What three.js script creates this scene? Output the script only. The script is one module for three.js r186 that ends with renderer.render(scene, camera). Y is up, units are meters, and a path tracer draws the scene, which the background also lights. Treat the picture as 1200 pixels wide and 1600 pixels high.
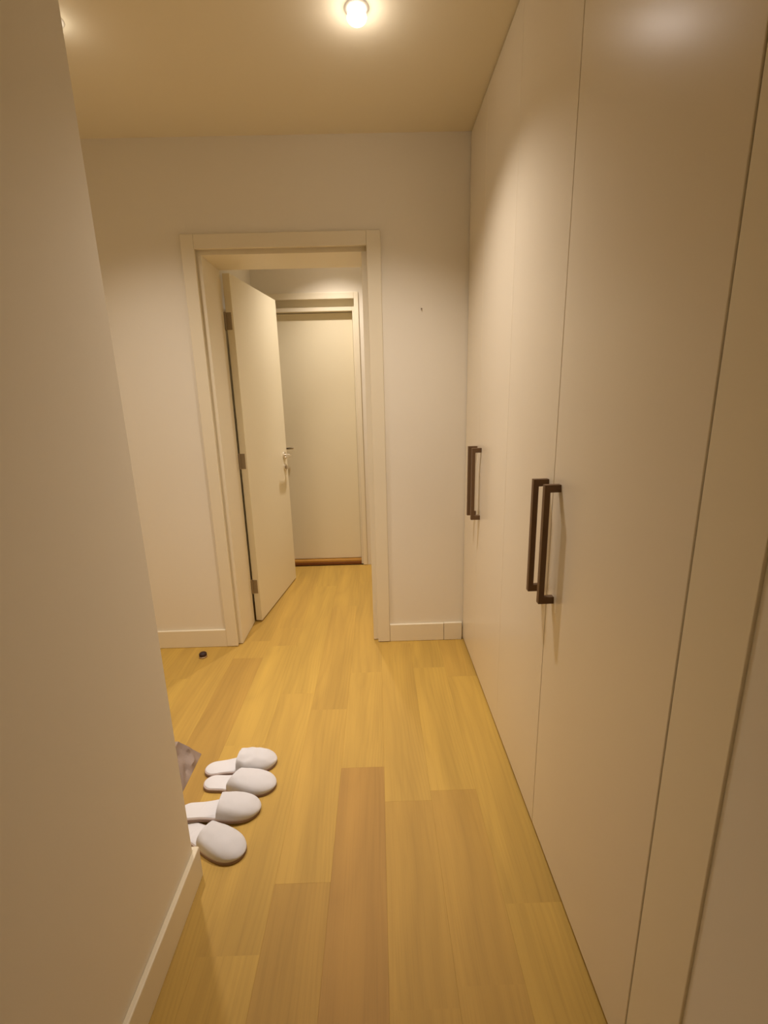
import * as THREE from 'three';
import { RoundedBoxGeometry } from 'three/addons/geometries/RoundedBoxGeometry.js';
import { mergeGeometries, mergeVertices, toCreasedNormals } from 'three/addons/utils/BufferGeometryUtils.js';
import { ImprovedNoise } from 'three/addons/math/ImprovedNoise.js';

// ---------------------------------------------------------------- camera, light, exposure
const scene = new THREE.Scene();
const camera = new THREE.PerspectiveCamera(THREE.MathUtils.radToDeg(2 * Math.atan(800 / 719.24)), 0.75, 0.03, 50);
camera.position.set(0, 1.37, 0);
camera.rotation.order = 'YXZ';
camera.rotation.set(-0.2423, -0.0102, -0.0256);
const renderer = new THREE.WebGLRenderer({ antialias: true });
renderer.toneMapping = THREE.LinearToneMapping;
renderer.toneMappingExposure = 1.68;
renderer.shadowMap.enabled = true;
scene.background = new THREE.Color(0x000000);

const LAMP = { color: [1, 0.90, 0.84], wide: 2.9, wideAngle: 1.05, core: 3.2, coreAngle: 0.45, glow: 0.05 };   // every ceiling lamp: a soft core in a wide beam
const H = 2.53;                                                                    // ceiling height
const lamps = [
  { at: [-0.027, -1.737], k: 1.0, label: 'glowing ceiling lamp in front of the doorway with its bulb in full view' },
  { at: [-0.974, -1.76], k: 0.66, glow: 0.15, label: 'glowing ceiling lamp at the top left, almost hidden by the left wall' },
  { at: [-0.27, -3.32], k: 0.82, label: 'ceiling lamp of the far corridor between the open door and the closed door' },
  { at: [-0.027, 1.15], k: 0.1, label: 'added fill lamp on the ceiling behind the viewer, unseen' },  // added fill, out of view, to lift the near walls
];

// ---------------------------------------------------------------- helpers
let seed = 7;
const rnd = () => { seed = (seed * 1664525 + 1013904223) >>> 0; return seed / 4294967296; };
const noise = new ImprovedNoise();
const used = new Map();
function numbered(n) { const k = used.get(n) || 0; used.set(n, k + 1); return k ? `${n}_${String(k).padStart(3, '0')}` : n; }
function shade(o) { o.castShadow = true; o.receiveShadow = true; return o; }
function mesh(name, geo, mat, parent) {
  const m = shade(new THREE.Mesh(geo, mat));
  m.name = parent ? name : numbered(name);
  (parent || scene).add(m);
  return m;
}
function thing(name, label, category, [x, y, z] = [0, 0, 0], turn = 0, group) {
  const o = new THREE.Group(); o.name = numbered(name); scene.add(o);
  o.position.set(x, y, z); o.rotation.y = turn;
  o.userData = { label, category };
  if (group) o.userData.group = group;
  return o;
}
function structure(name) { const g = new THREE.Group(); g.name = name; g.userData.kind = 'structure'; scene.add(g); return g; }
function metreUV(g) {
  if (g.index) g = g.toNonIndexed();
  const p = g.attributes.position, n = g.attributes.normal, uv = new Float32Array(p.count * 2);
  for (let i = 0; i < p.count; i++) {
    const ax = Math.abs(n.getX(i)), ay = Math.abs(n.getY(i)), az = Math.abs(n.getZ(i));
    if (ax > ay && ax > az) { uv[2 * i] = p.getZ(i); uv[2 * i + 1] = p.getY(i); }
    else if (ay > az) { uv[2 * i] = p.getX(i); uv[2 * i + 1] = p.getZ(i); }
    else { uv[2 * i] = p.getX(i); uv[2 * i + 1] = p.getY(i); }
  }
  g.setAttribute('uv', new THREE.BufferAttribute(uv, 2));
  return g;
}
// a box given by its limits; r > 0 rounds the edges
function boxGeo(x0, x1, y0, y1, z0, z1, r = 0) {
  const w = x1 - x0, h = y1 - y0, d = z1 - z0;
  const g = r ? new RoundedBoxGeometry(w, h, d, 2, Math.min(r, w / 2.01, h / 2.01, d / 2.01)) : new THREE.BoxGeometry(w, h, d);
  g.translate((x0 + x1) / 2, (y0 + y1) / 2, (z0 + z1) / 2);
  return metreUV(g);
}
const box = (name, lim, mat, parent, r = 0) => mesh(name, boxGeo(...lim, r), mat, parent);
function wallBox(name, lims, mat) {
  const m = mesh(name, mergeGeometries(lims.map(l => boxGeo(...l))), mat);
  m.userData.kind = 'structure';
  return m;
}

// ---------------------------------------------------------------- textures and materials
function dataTex(w, h, fn, srgb) {
  const d = new Uint8Array(w * h * 4);
  for (let y = 0; y < h; y++) for (let x = 0; x < w; x++) {
    const c = fn(x, y), i = (y * w + x) * 4;
    d[i] = c[0]; d[i + 1] = c[1]; d[i + 2] = c[2]; d[i + 3] = 255;
  }
  const t = new THREE.DataTexture(d, w, h);
  t.wrapS = t.wrapT = THREE.RepeatWrapping; t.magFilter = THREE.LinearFilter; t.minFilter = THREE.LinearMipmapLinearFilter;
  t.generateMipmaps = true;
  if (srgb) t.colorSpace = THREE.SRGBColorSpace;
  t.needsUpdate = true;
  return t;
}
const clamp = v => Math.max(0, Math.min(255, v));
// oak board: u across (0.163 m), v along (2.05 m)
function oakTex(s) {
  const W = 192, L = 2048, o = s * 31.7;
  return dataTex(W, L, (x, y) => {
    const u = x / W, v = y / L * 2.05;
    const wob = noise.noise(v * 0.9 + o, u * 0.8, o) * 0.55 + noise.noise(v * 3.1, u * 1.2 + o, 3) * 0.12;
    const ring = (u - 0.5 + 0.25 * Math.sin(o)) * (1.6 + noise.noise(v * 0.55, o, 9) * 1.6) + wob * 1.7 + Math.pow(u - 0.5, 2) * 3 * Math.sin(v * 1.1 + o);
    const r = ring * 3.2;
    const cath = 1 - Math.abs((r - Math.floor(r)) * 2 - 1);
    const pores = noise.noise(u * 95, v * 9, o) * 0.5 + noise.noise(u * 46 + 4, v * 3.4, o + 2) * 0.5;
    const cloud = noise.noise(u * 2.2, v * 1.3, o + 5) + 0.5 * noise.noise(u * 5, v * 3.5, o + 8);
    const k = 1 - 0.028 * Math.pow(cath, 2) - 0.07 * Math.max(0, pores) + 0.065 * cloud;
    return [clamp(196 * k), clamp(158 * (k * 1.06 - 0.06)), clamp(72 * (k * 1.15 - 0.15))];
  }, true);
}
const oakMaps = [1, 2, 3, 4].map(oakTex);
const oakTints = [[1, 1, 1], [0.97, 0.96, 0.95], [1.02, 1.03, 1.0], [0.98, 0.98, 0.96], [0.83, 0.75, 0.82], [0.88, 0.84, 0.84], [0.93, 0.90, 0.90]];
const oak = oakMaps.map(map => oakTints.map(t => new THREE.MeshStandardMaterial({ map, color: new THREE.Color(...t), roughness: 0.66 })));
const plasterBump = dataTex(256, 256, (x, y) => {
  const a = x / 256 * Math.PI * 2, b = y / 256 * Math.PI * 2;
  const n = noise.noise(Math.cos(a) * 6, Math.sin(a) * 6 + Math.cos(b) * 6, Math.sin(b) * 6) * 60 + noise.noise(Math.cos(a) * 17, Math.sin(a) * 17 + Math.cos(b) * 17, Math.sin(b) * 17) * 50;
  const v = clamp(128 + n); return [v, v, v];
});
const wallMat = new THREE.MeshStandardMaterial({ color: new THREE.Color(0.88, 0.81, 0.665), roughness: 0.9, bumpMap: plasterBump, bumpScale: 0.0004 });
const ceilMat = new THREE.MeshStandardMaterial({ color: new THREE.Color(0.88, 0.785, 0.575), roughness: 0.95, bumpMap: plasterBump, bumpScale: 0.0004 });
const trimMat = new THREE.MeshStandardMaterial({ color: new THREE.Color(0.87, 0.78, 0.58), roughness: 0.45 });
const doorMat = new THREE.MeshStandardMaterial({ color: new THREE.Color(0.87, 0.78, 0.55), roughness: 0.45 });
const wardMat = new THREE.MeshStandardMaterial({ color: new THREE.Color(0.86, 0.77, 0.60), roughness: 0.27 });
const darkGap = new THREE.MeshStandardMaterial({ color: new THREE.Color(0.20, 0.12, 0.06), roughness: 0.9 });
const bronze = new THREE.MeshStandardMaterial({ color: new THREE.Color(0.165, 0.095, 0.045), roughness: 0.5, metalness: 0.25 });
const chrome = new THREE.MeshStandardMaterial({ color: new THREE.Color(0.75, 0.70, 0.62), roughness: 0.22, metalness: 1 });
const hingeMat = new THREE.MeshStandardMaterial({ color: new THREE.Color(0.36, 0.29, 0.19), roughness: 0.45, metalness: 0.6 });
const sillShadeMat = new THREE.MeshStandardMaterial({ map: oakMaps[2], color: new THREE.Color(0.40, 0.20, 0.14), roughness: 0.5 });  // darkened wood: shade under the threshold board put into the colour
const sillMat = new THREE.MeshStandardMaterial({ map: oakMaps[2], color: new THREE.Color(0.9, 0.72, 0.6), roughness: 0.5 });
const subMat = new THREE.MeshStandardMaterial({ color: new THREE.Color(0.30, 0.20, 0.10), roughness: 0.9 });

// ---------------------------------------------------------------- the room
const FAR = -2.422, CORR = -3.70, XW = 0.470, XL = -0.572, ZC = -1.072, ALC = -1.80, BACK = 1.6, JB = -2.70;
const floor = structure('floor');
box('subfloor', [ALC - 0.12, 1.2, -0.10, -0.014, CORR - 0.12, BACK + 0.12], subMat, floor);
{ // oak boards, one by one, running away from the viewer
  const pw = 0.1635, x00 = -0.0095, len = 1.85;
  const geoCache = new Map();
  function board(x, z0, z1, map, tint) {
    const L = z1 - z0, key = L.toFixed(3) + map;
    let g = geoCache.get(key);
    if (!g) {
      g = new RoundedBoxGeometry(pw - 0.0001, 0.014, L - 0.0001, 1, 0.00035);
      g.translate(0, -0.007, 0);
      const p = g.attributes.position, uv = g.attributes.uv, off = rnd();
      for (let i = 0; i < p.count; i++) uv.setXY(i, p.getX(i) / pw + 0.5, p.getZ(i) / 2.05 + off);
      geoCache.set(key, g);
    }
    const m = mesh('floor_plank', g, oak[map][tint], floor);
    m.position.set(x, 0, (z0 + z1) / 2);
  }
  const ends = { '-1': -1.478, '0': -1.32, '-5': -2.28, '-3': -1.95, '-2': -1.05, '-4': -0.55, '1': -1.36, '2': -2.05, '-6': -1.2 };
  const special = { '-1:0': [1, 4], '0:0': [2, 6], '0:-1': [1, 0], '-5:0': [3, 5], '1:0': [2, 6], '-2:0': [3, 5], '-3:1': [0, 1], '2:1': [1, 6], '-3:0': [0, 3], '-4:-1': [1, 2] };  // real board tones, plus near boards darkened: weaker light put into their tint
  for (let k = -11; k <= 3; k++) {
    const x = x00 + (k + 0.5) * pw;
    if (x + pw / 2 > 0.66) continue;
    const e = ends[k] ?? -2.9 + ((k * 37 % 11 + 11) % 11) * 0.16;
    let j = -3;
    for (let z = e - 3 * len; z < BACK; z += len, j++) {
      const a = Math.max(z, CORR + 0.001), b = Math.min(z + len, BACK - 0.001);
      if (b - a < 0.05) continue;
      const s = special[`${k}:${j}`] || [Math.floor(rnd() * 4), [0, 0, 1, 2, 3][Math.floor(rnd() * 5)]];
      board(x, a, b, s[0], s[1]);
    }
  }
}
wallBox('ceiling', [[ALC - 0.12, 1.2, H, H + 0.1, CORR - 0.12, BACK + 0.12]], ceilMat);
// far wall of the hall, with the opening of the first door
const OL = -0.815, OR = -0.053, OH = 2.052;           // clear opening
wallBox('wall_back', [[ALC, OL - 0.03, 0, H, JB, FAR], [OR + 0.03, 1.2, 0, H, JB, FAR], [OL - 0.03, OR + 0.03, OH + 0.03, H, JB, FAR]], wallMat);
// left wall, ending in an outer corner; behind it the hall widens into an alcove
wallBox('wall_left', [[XL - 0.12, XL, 0, H, ZC, BACK], [ALC, XL - 0.12, 0, H, ZC, ZC + 0.12]], wallMat);
wallBox('wall_alcove', [[ALC - 0.12, ALC, 0, H, CORR, ZC + 0.12]], wallMat);
// corridor behind the door
const D2L = -0.865, D2R = -0.163, D2H = 2.012;
wallBox('wall_corridor_end', [[-1.02, D2L - 0.03, 0, H, CORR - 0.12, CORR], [D2R + 0.03, 1.2, 0, H, CORR - 0.12, CORR], [D2L - 0.03, D2R + 0.03, D2H + 0.09, H, CORR - 0.12, CORR]], wallMat);
wallBox('wall_corridor_left', [[-1.02, -0.90, 0, H, CORR, JB]], wallMat);
wallBox('wall_corridor_right', [[0.62, 0.74, 0, H, CORR, JB]], wallMat);
// right-hand wall beside the viewer and the hallway behind
wallBox('wall_right', [[0.474, 0.60, 0, H, -0.640, BACK], [0.60, 1.2, 0, H, -0.640, -0.52], [1.08, 1.2, 0, H, FAR, -0.640]], wallMat);
wallBox('wall_rear', [[XL - 0.12, 0.60, 0, H, BACK, BACK + 0.12]], wallMat);

// baseboards
const BH = 0.107;
function baseboard(name, lims) {
  const g = structure(name);
  lims.forEach(l => box('baseboard_length', l, trimMat, g, 0.004));
}
baseboard('baseboard_back', [[ALC, -0.897, 0, BH, FAR, FAR + 0.013], [0.041, 0.352, 0, BH, FAR, FAR + 0.013], [0.3535, 0.4565, 0, BH + 0.002, FAR, FAR + 0.014]]);
baseboard('baseboard_left', [[XL, XL + 0.015, 0, BH, ZC - 0.006, BACK], [ALC, XL + 0.015, 0, BH, ZC - 0.015, ZC - 0.0005]]);
baseboard('baseboard_corridor', [[D2R + 0.10, 0.62, 0, BH, CORR, CORR + 0.013]]);

// trim board on the right: a broad painted casing beside the wardrobe
{
  const t = structure('trim_1');
  box('casing_board', [0.4705, 0.479, 0, H, -0.6505, -0.526], trimMat, t, 0.0028);
}

// ---------------------------------------------------------------- door 1: frame and open leaf
const door1 = structure('door_1');
{
  const f = FAR + 0.016, cl = -0.898, cli = -0.836, cri = -0.027, cro = 0.0405, ch = 2.0715, ct = 2.135;
  box('casing', [cl, cli, 0.003, ct, FAR, f], trimMat, door1, 0.003);
  box('casing', [cri, cro, 0.003, ct, FAR, f], trimMat, door1, 0.003);
  box('casing', [cli, cri, ch, ct, FAR, f - 0.001], trimMat, door1, 0.003);
  box('jamb', [OL - 0.03, OL, 0.003, OH, JB - 0.002, FAR - 0.014], trimMat, door1, 0.002);
  box('jamb', [OR, OR + 0.03, 0.003, OH, JB - 0.002, FAR - 0.014], trimMat, door1, 0.002);
  box('jamb', [OL - 0.03, OR + 0.03, OH, OH + 0.03, JB - 0.002, FAR - 0.014], trimMat, door1, 0.002);
  // leaf, turned open into the corridor about its hinge line
  const W = 0.722, T = 0.04, LH = 2.040;
  const slab = mesh('door_leaf', boxGeo(0, W, 0.009, LH, 0, T, 0.002), doorMat, door1);
  slab.position.set(-0.808, 0, -2.712);
  slab.rotation.y = Math.PI / 2 - 0.132;
  const hz = [0.24, 1.03, 1.80];
  for (const y of hz) {
    const kn = new THREE.CylinderGeometry(0.006, 0.006, 0.095, 12); kn.translate(-0.002, y, -0.005);
    const plate = boxGeo(-0.0014, 0.0006, y - 0.045, y + 0.045, 0, 0.030, 0.0006);
    const plate2 = boxGeo(-0.030, -0.002, y - 0.045, y + 0.045, -0.0066, -0.0046, 0.0006);
    mesh('hinge', mergeGeometries([metreUV(kn), plate, plate2]), hingeMat, slab);
  }
  for (const s of [1, -1]) handleSet(slab, W - 0.062, 0.985, s > 0 ? T : 0, s, -1);
  box('latch_plate', [W - 0.001, W + 0.0012, 0.90, 1.02, T / 2 - 0.011, T / 2 + 0.011], chrome, slab);
}
// lever handle with rose and key escutcheon; face = outward z of the leaf, dir = where the lever points
function handleSet(slab, x, y, z, face, dir) {
  const rose = new THREE.CylinderGeometry(0.026, 0.026, 0.008, 32); rose.rotateX(Math.PI / 2); rose.translate(x, y, z + face * 0.004);
  const neck = new THREE.CylinderGeometry(0.0095, 0.0095, 0.05, 20); neck.rotateX(Math.PI / 2); neck.translate(x, y, z + face * 0.029);
  const cv = new THREE.CatmullRomCurve3([new THREE.Vector3(x, y, z + face * 0.047), new THREE.Vector3(x + dir * 0.02, y, z + face * 0.054), new THREE.Vector3(x + dir * 0.07, y, z + face * 0.054), new THREE.Vector3(x + dir * 0.125, y, z + face * 0.052)]);
  const lever = new THREE.TubeGeometry(cv, 24, 0.0092, 12, false);
  const tip = new THREE.SphereGeometry(0.0092, 14, 10); tip.translate(x + dir * 0.125, y, z + face * 0.052);
  mesh('lever_handle', mergeGeometries([rose, neck, lever, tip].map(g => g.toNonIndexed())), chrome, slab);
  const esc = new THREE.CylinderGeometry(0.025, 0.026, 0.008, 32); esc.rotateX(Math.PI / 2); esc.translate(x, y - 0.088, z + face * 0.004);
  const turn = new RoundedBoxGeometry(0.008, 0.026, 0.018, 2, 0.003); turn.translate(x, y - 0.088, z + face * 0.016);
  mesh('key_escutcheon', mergeGeometries([esc.toNonIndexed(), turn.index ? turn.toNonIndexed() : turn]), chrome, slab);
}

// ---------------------------------------------------------------- door 2: closed door at the corridor's end
const door2 = structure('door_2');
{
  const f = CORR + 0.014, w = 0.028;
  const cw = 0.078;
  box('casing', [D2L - cw, D2L - 0.016, 0.004, D2H + 0.125, CORR, f], trimMat, door2, 0.003);
  box('casing', [D2R + 0.016, D2R + 0.05, 0.004, D2H + 0.125, CORR, f], trimMat, door2, 0.003);
  box('casing', [D2L - 0.016, D2R + 0.016, D2H + 0.080, D2H + 0.125, CORR, f], trimMat, door2, 0.003);
  box('jamb', [D2L - 0.03, D2L, 0.004, D2H + 0.03, CORR - 0.1, CORR - 0.012], trimMat, door2, 0.002);
  box('jamb', [D2R, D2R + 0.03, 0.004, D2H + 0.03, CORR - 0.1, CORR - 0.012], trimMat, door2, 0.002);
  box('jamb', [D2L, D2R, D2H, D2H + 0.028, CORR - 0.1, CORR - 0.010], trimMat, door2, 0.002);
  box('head_panel', [D2L - 0.02, D2R + 0.02, D2H + 0.028, D2H + 0.0895, CORR - 0.1, CORR - 0.045], trimMat, door2);
  const slab = box('door_leaf', [D2L + 0.003, D2R - 0.003, 0.046, D2H - 0.004, CORR - 0.098, CORR - 0.058], doorMat, door2, 0.002);
  handleSet(slab, D2L + 0.062, 1.0, CORR - 0.058, 1, 1);
  const st = box('threshold', [D2L + 0.001, D2R - 0.001, 0.024, 0.042, CORR - 0.098, CORR - 0.016], sillMat, door2, 0.003); st.userData.label = 'light brown wooden threshold board';
  const sb = box('threshold', [D2L + 0.001, D2R - 0.001, 0.0005, 0.0235, CORR - 0.098, CORR - 0.012], sillShadeMat, door2, 0.002); sb.userData.label = 'lower threshold strip with the undercut shade put into its dark brown';
}

// ---------------------------------------------------------------- wardrobe
const ward = thing('wardrobe', 'tall cream built-in wardrobe along the right side with long dark bronze pull handles', 'wardrobe', [XW - 0.003, 0, -1.54], 0.0055);
{
  const z0 = FAR + 0.004 + 1.54, zE = -0.655 + 1.54;
  box('carcass', [0.022, 0.60, 0.055, H - 0.012, z0, zE - 0.002], darkGap, ward);
  box('plinth', [0.035, 0.58, 0.0, 0.055, z0, zE - 0.002], darkGap, ward);
  const seams = [z0, -2.108 + 1.54, -1.66 + 1.54, -1.2085 + 1.54, zE];
  const gaps = [0.0006, 0.0004, 0.0004, 0.0012, 0];
  const handles = [[0, 1], [1, -1], [2, 1], [3, -1]];
  for (let i = 0; i < 4; i++) {
    const d = box('wardrobe_door', [0, 0.0205, 0.018, H - 0.006, seams[i] + gaps[i], seams[i + 1] - gaps[i + 1]], wardMat, ward, i === 3 ? 0.002 : 0.0012);
    const hz = handles[i][1] > 0 ? seams[i + 1] - 0.0415 : seams[i] + 0.0445;
    // square-section pull handle: bar and two legs
    const s = 0.017, out = 0.042, y0 = 0.812, y1 = 1.143;
    const bar = boxGeo(-out, -out + 0.015, y0, y1, hz - s / 2, hz + s / 2, 0.0012);
    const l1 = boxGeo(-out + 0.013, 0.0005, y1 - 0.020, y1, hz - s / 2, hz + s / 2, 0.0012);
    const l2 = boxGeo(-out + 0.013, 0.0005, y0, y0 + 0.020, hz - s / 2, hz + s / 2, 0.0012);
    const hd = mesh('handle', mergeGeometries([bar, l1, l2]), bronze, d);
    hd.userData.label = 'dark bronze pull handle';
  }
}

// ---------------------------------------------------------------- ceiling lamps
const ringMat = new THREE.MeshStandardMaterial({ color: new THREE.Color(0.80, 0.72, 0.60), roughness: 0.5 });
const glowMat = new THREE.MeshStandardMaterial({ color: 0xffffff, emissive: new THREE.Color(1, 0.95, 0.86), emissiveIntensity: 1.6, roughness: 0.4 });
for (const L of lamps) {
  const t = thing('ceiling_lamp', L.label, 'ceiling lamp', [L.at[0], H, L.at[1]]);
  const ring = new THREE.LatheGeometry([[0.029, 0], [0.029, -0.002], [0.031, -0.003], [0.037, -0.002], [0.039, 0]].map(p => new THREE.Vector2(...p)), 48);
  mesh('trim_ring', ring, ringMat, t);
  const pts = [[0.021, 0.0], [0.025, -0.008], [0.0295, -0.018]];
  for (let a = 0; a <= 8; a++) { const q = a / 8 * Math.PI / 2; pts.push([0.031 * Math.cos(q), -0.024 - 0.016 * Math.sin(q)]); }
  mesh('bulb', new THREE.LatheGeometry(pts.map(p => new THREE.Vector2(Math.max(p[0], 1e-4), p[1])), 40), glowMat, t);
  for (const [power, angle] of [[LAMP.wide, LAMP.wideAngle], [LAMP.core, LAMP.coreAngle]]) {
    const s = new THREE.SpotLight(new THREE.Color(...LAMP.color), power * L.k, 0, angle, 1, 2);
    s.position.set(L.at[0], H - 0.046, L.at[1]);
    s.target.position.set(L.at[0], 0, L.at[1]);
    s.castShadow = true; s.shadow.radius = 1.5; s.shadow.mapSize.set(1024, 1024);
    s.name = 'lamp_light';
    scene.add(s, s.target);
  }
  const p = new THREE.PointLight(new THREE.Color(...LAMP.color), LAMP.glow * (L.glow ?? L.k), 0, 2);   // what the opal bulb sheds sideways
  p.position.set(L.at[0], H - 0.047, L.at[1]); p.castShadow = true; p.shadow.radius = 1.5; p.name = 'bulb_light';
  scene.add(p);
}

// ---------------------------------------------------------------- slippers
const terryBump = dataTex(256, 256, () => { const v = 90 + rnd() * 150; return [v, v, v]; });
terryBump.repeat.set(9, 9);
const terry = new THREE.MeshStandardMaterial({ color: new THREE.Color(0.80, 0.79, 0.80), roughness: 0.95, bumpMap: terryBump, bumpScale: 0.0008, side: THREE.DoubleSide });
const soleMat = new THREE.MeshStandardMaterial({ color: new THREE.Color(0.30, 0.20, 0.15), roughness: 0.85 });
const pipeMat = new THREE.MeshStandardMaterial({ color: new THREE.Color(0.60, 0.50, 0.46), roughness: 0.9 });
const SL = 0.268;
// half widths of the sole on both sides at t = 0 (heel) .. 1 (toe)
function halfW(t) {
  const base = 0.034 + 0.016 * THREE.MathUtils.smoothstep(t, 0.25, 0.72);
  const heel = t < 0.14 ? Math.sqrt(Math.max(0, 1 - Math.pow((0.14 - t) / 0.14, 2))) : 1;
  const toe = t > 0.74 ? Math.pow(Math.max(0, 1 - Math.pow((t - 0.74) / 0.26, 2.15)), 0.5) : 1;
  return base * heel * toe;
}
function outline(off, n = 72) {       // closed outline, x along, y across
  const a = [], b = [];
  for (let i = 0; i <= n; i++) {
    const t = 0.5 - 0.5 * Math.cos(Math.PI * i / n), w = Math.max(0, halfW(t) + off * (halfW(t) > 0.01 ? 1 : halfW(t) / 0.01));
    const xx = (t - 0.5) * (SL + 2 * off);
    a.push(new THREE.Vector2(xx, w)); if (i > 0 && i < n) b.unshift(new THREE.Vector2(xx, -w));
  }
  return a.concat(b);
}
function slab2D(off, y0, y1, bevel) {
  const g = new THREE.ExtrudeGeometry(new THREE.Shape(outline(off)), { depth: y1 - y0 - 2 * bevel, bevelEnabled: true, bevelThickness: bevel, bevelSize: bevel, bevelOffset: -bevel, bevelSegments: 3 });
  g.rotateX(-Math.PI / 2); g.translate(0, y0 + bevel, 0);
  return toCreasedNormals(g, 0.9);
}
function upperGeo(open, height, skew, wave) {
  // vamp: from the opening line (t = open) to the toe, arched over the sole; outer and inner skins
  const NU = 40, NV = 44, pos = [], uv = [], idx = [], Y0 = 0.013;
  const skin = (inset) => {
    const start = pos.length / 3;
    for (let i = 0; i <= NU; i++) for (let j = 0; j <= NV; j++) {
      const v = j / NV, a = Math.PI * v, c = -Math.cos(a);
      const t0 = open + skew * c * 0.5 + 0.012 * Math.sin(a);
      const s = i / NU, t = t0 + (0.9985 - t0) * (1 - Math.pow(1 - s, 1.6));
      const w = Math.max(0.0006, halfW(t) - 0.0008 - inset);
      const prog = (t - open) / (1 - open);
      let h = height * Math.pow(Math.max(0, 1 - Math.pow(Math.max(0, prog), 2.4)), 0.62) * (1 - 0.22 * Math.max(0, prog)) ;
      h *= 1 + wave * noise.noise(t * 9 + wave * 40, v * 4, wave * 13);
      const y = Y0 + Math.max(0, h - inset) * Math.pow(Math.sin(a), 0.5 + 0.22 * Math.min(1, Math.max(0, prog) * 1.6));
      const z = w * Math.sign(c) * Math.pow(Math.abs(c), 0.8);
      pos.push((t - 0.5) * SL + 0.002, y, z); uv.push(t, v * 0.6);
    }
    for (let i = 0; i < NU; i++) for (let j = 0; j < NV; j++) {
      const p = start + i * (NV + 1) + j, q = p + NV + 1;
      if (inset) idx.push(p, p + 1, q, q, p + 1, q + 1); else idx.push(p, q, p + 1, q, q + 1, p + 1);
    }
    return start;
  };
  const A = skin(0), B = skin(0.0032);
  for (let j = 0; j < NV; j++) idx.push(A + j, A + j + 1, B + j, B + j, A + j + 1, B + j + 1);
  const g = new THREE.BufferGeometry();
  g.setAttribute('position', new THREE.Float32BufferAttribute(pos, 3));
  g.setAttribute('uv', new THREE.Float32BufferAttribute(uv, 2));
  g.setIndex(idx); g.computeVertexNormals();
  return g;
}
const soleG = slab2D(0.0008, 0.0005, 0.009, 0.0015), midG = slab2D(0, 0.0085, 0.0145, 0.0018), insG = slab2D(-0.003, 0.013, 0.0168, 0.0018);
function slipper(label, [x, z], turn, open, height, skew, wave, y = 0, pitch = 0) {
  const t = thing('slipper', label, 'slipper', [x, y, z], turn, 'white slippers in a row by the left wall');
  t.rotation.order = 'YXZ'; t.rotation.z = pitch;
  mesh('sole', soleG, soleMat, t);
  mesh('sole_binding', midG, pipeMat, t);
  mesh('insole', insG, terry, t);
  mesh('upper', upperGeo(open, height, skew, wave), terry, t);
  return t;
}
slipper('white closed-toe slipper farthest from the viewer, last in the row, nearest the doorway', [-0.560, -1.500], 0.16, 0.47, 0.055, -0.07, 0.16);
slipper('white closed-toe slipper second from the doorway, whole heel in view', [-0.540, -1.410], -0.07, 0.43, 0.046, -0.15, 0.08);
slipper('white closed-toe slipper third from the doorway, heel under its neighbour and the wall edge', [-0.572, -1.290], 0.12, 0.48, 0.046, -0.03, 0.07, 0.0112, -0.084);
slipper('white closed-toe slipper nearest the viewer, beside the end of the left baseboard', [-0.574, -1.190], -0.40, 0.44, 0.046, -0.02, 0.08);

// ---------------------------------------------------------------- bag peeping out behind the wall's end
{
  const t = thing('cloth_bag', 'crumpled taupe bag on the floor peeping out behind the end of the left wall', 'bag', [-0.822, 0, -1.425]);
  const bagMat = new THREE.MeshStandardMaterial({ color: new THREE.Color(0.34, 0.26, 0.21), roughness: 0.75, side: THREE.DoubleSide });
  const g = new THREE.BoxGeometry(0.16, 0.10, 0.30, 12, 10, 22);
  const p = g.attributes.position;
  for (let i = 0; i < p.count; i++) {
    let X = p.getX(i), Y = p.getY(i) + 0.05, Z = p.getZ(i);
    const k = Y / 0.10;
    X *= 1 - 0.75 * k; Z *= 1 - 0.30 * k; 
    const n = noise.noise(X * 24, Y * 20, Z * 22), m = noise.noise(X * 55 + 3, Y * 50, Z * 48);
    const f = Math.min(1, Y / 0.02);
    p.setXYZ(i, X + (n * 0.016 + m * 0.006) * f, Math.max(0.0008, Y + n * 0.01 * f), Z + n * 0.012 * f);
  }
  mesh('bag_body', toCreasedNormals(g, 0.5), bagMat, t);
}

// ---------------------------------------------------------------- small things
{
  const t = thing('door_stop', 'small dark brown domed door stop on the floor left of the doorway', 'door stop', [-1.001, 0, -2.306]);
  const ring = new THREE.LatheGeometry([[0, 0.0005], [0.0215, 0.0005], [0.022, 0.004], [0.0205, 0.009], [0, 0.009]].map(p => new THREE.Vector2(...p)), 36);
  mesh('base_ring', ring, new THREE.MeshStandardMaterial({ color: new THREE.Color(0.45, 0.30, 0.15), roughness: 0.4, metalness: 0.5 }), t);
  const pts = [[0.0198, 0.009], [0.0205, 0.014]];
  for (let a = 0; a <= 8; a++) { const q = a / 8 * Math.PI / 2; pts.push([Math.max(1e-4, 0.0205 * Math.cos(q)), 0.018 + 0.013 * Math.sin(q)]); }
  mesh('rubber_cap', new THREE.LatheGeometry(pts.map(p => new THREE.Vector2(...p)), 36), new THREE.MeshStandardMaterial({ color: new THREE.Color(0.035, 0.012, 0.008), roughness: 0.6 }), t);
}
{
  const t = thing('wall_nail', 'tiny dark nail in the far wall right of the door frame', 'nail', [0.2335, 1.789, FAR]);
  const g = new THREE.LatheGeometry([[0.0012, 0], [0.0012, 0.006], [0.0032, 0.0062], [0.0036, 0.0075], [0.0026, 0.0088], [0.0001, 0.0092]].map(p => new THREE.Vector2(...p)), 18);
  g.rotateX(Math.PI / 2);
  mesh('nail_head', g, bronze, t);
}

renderer.render(scene, camera);
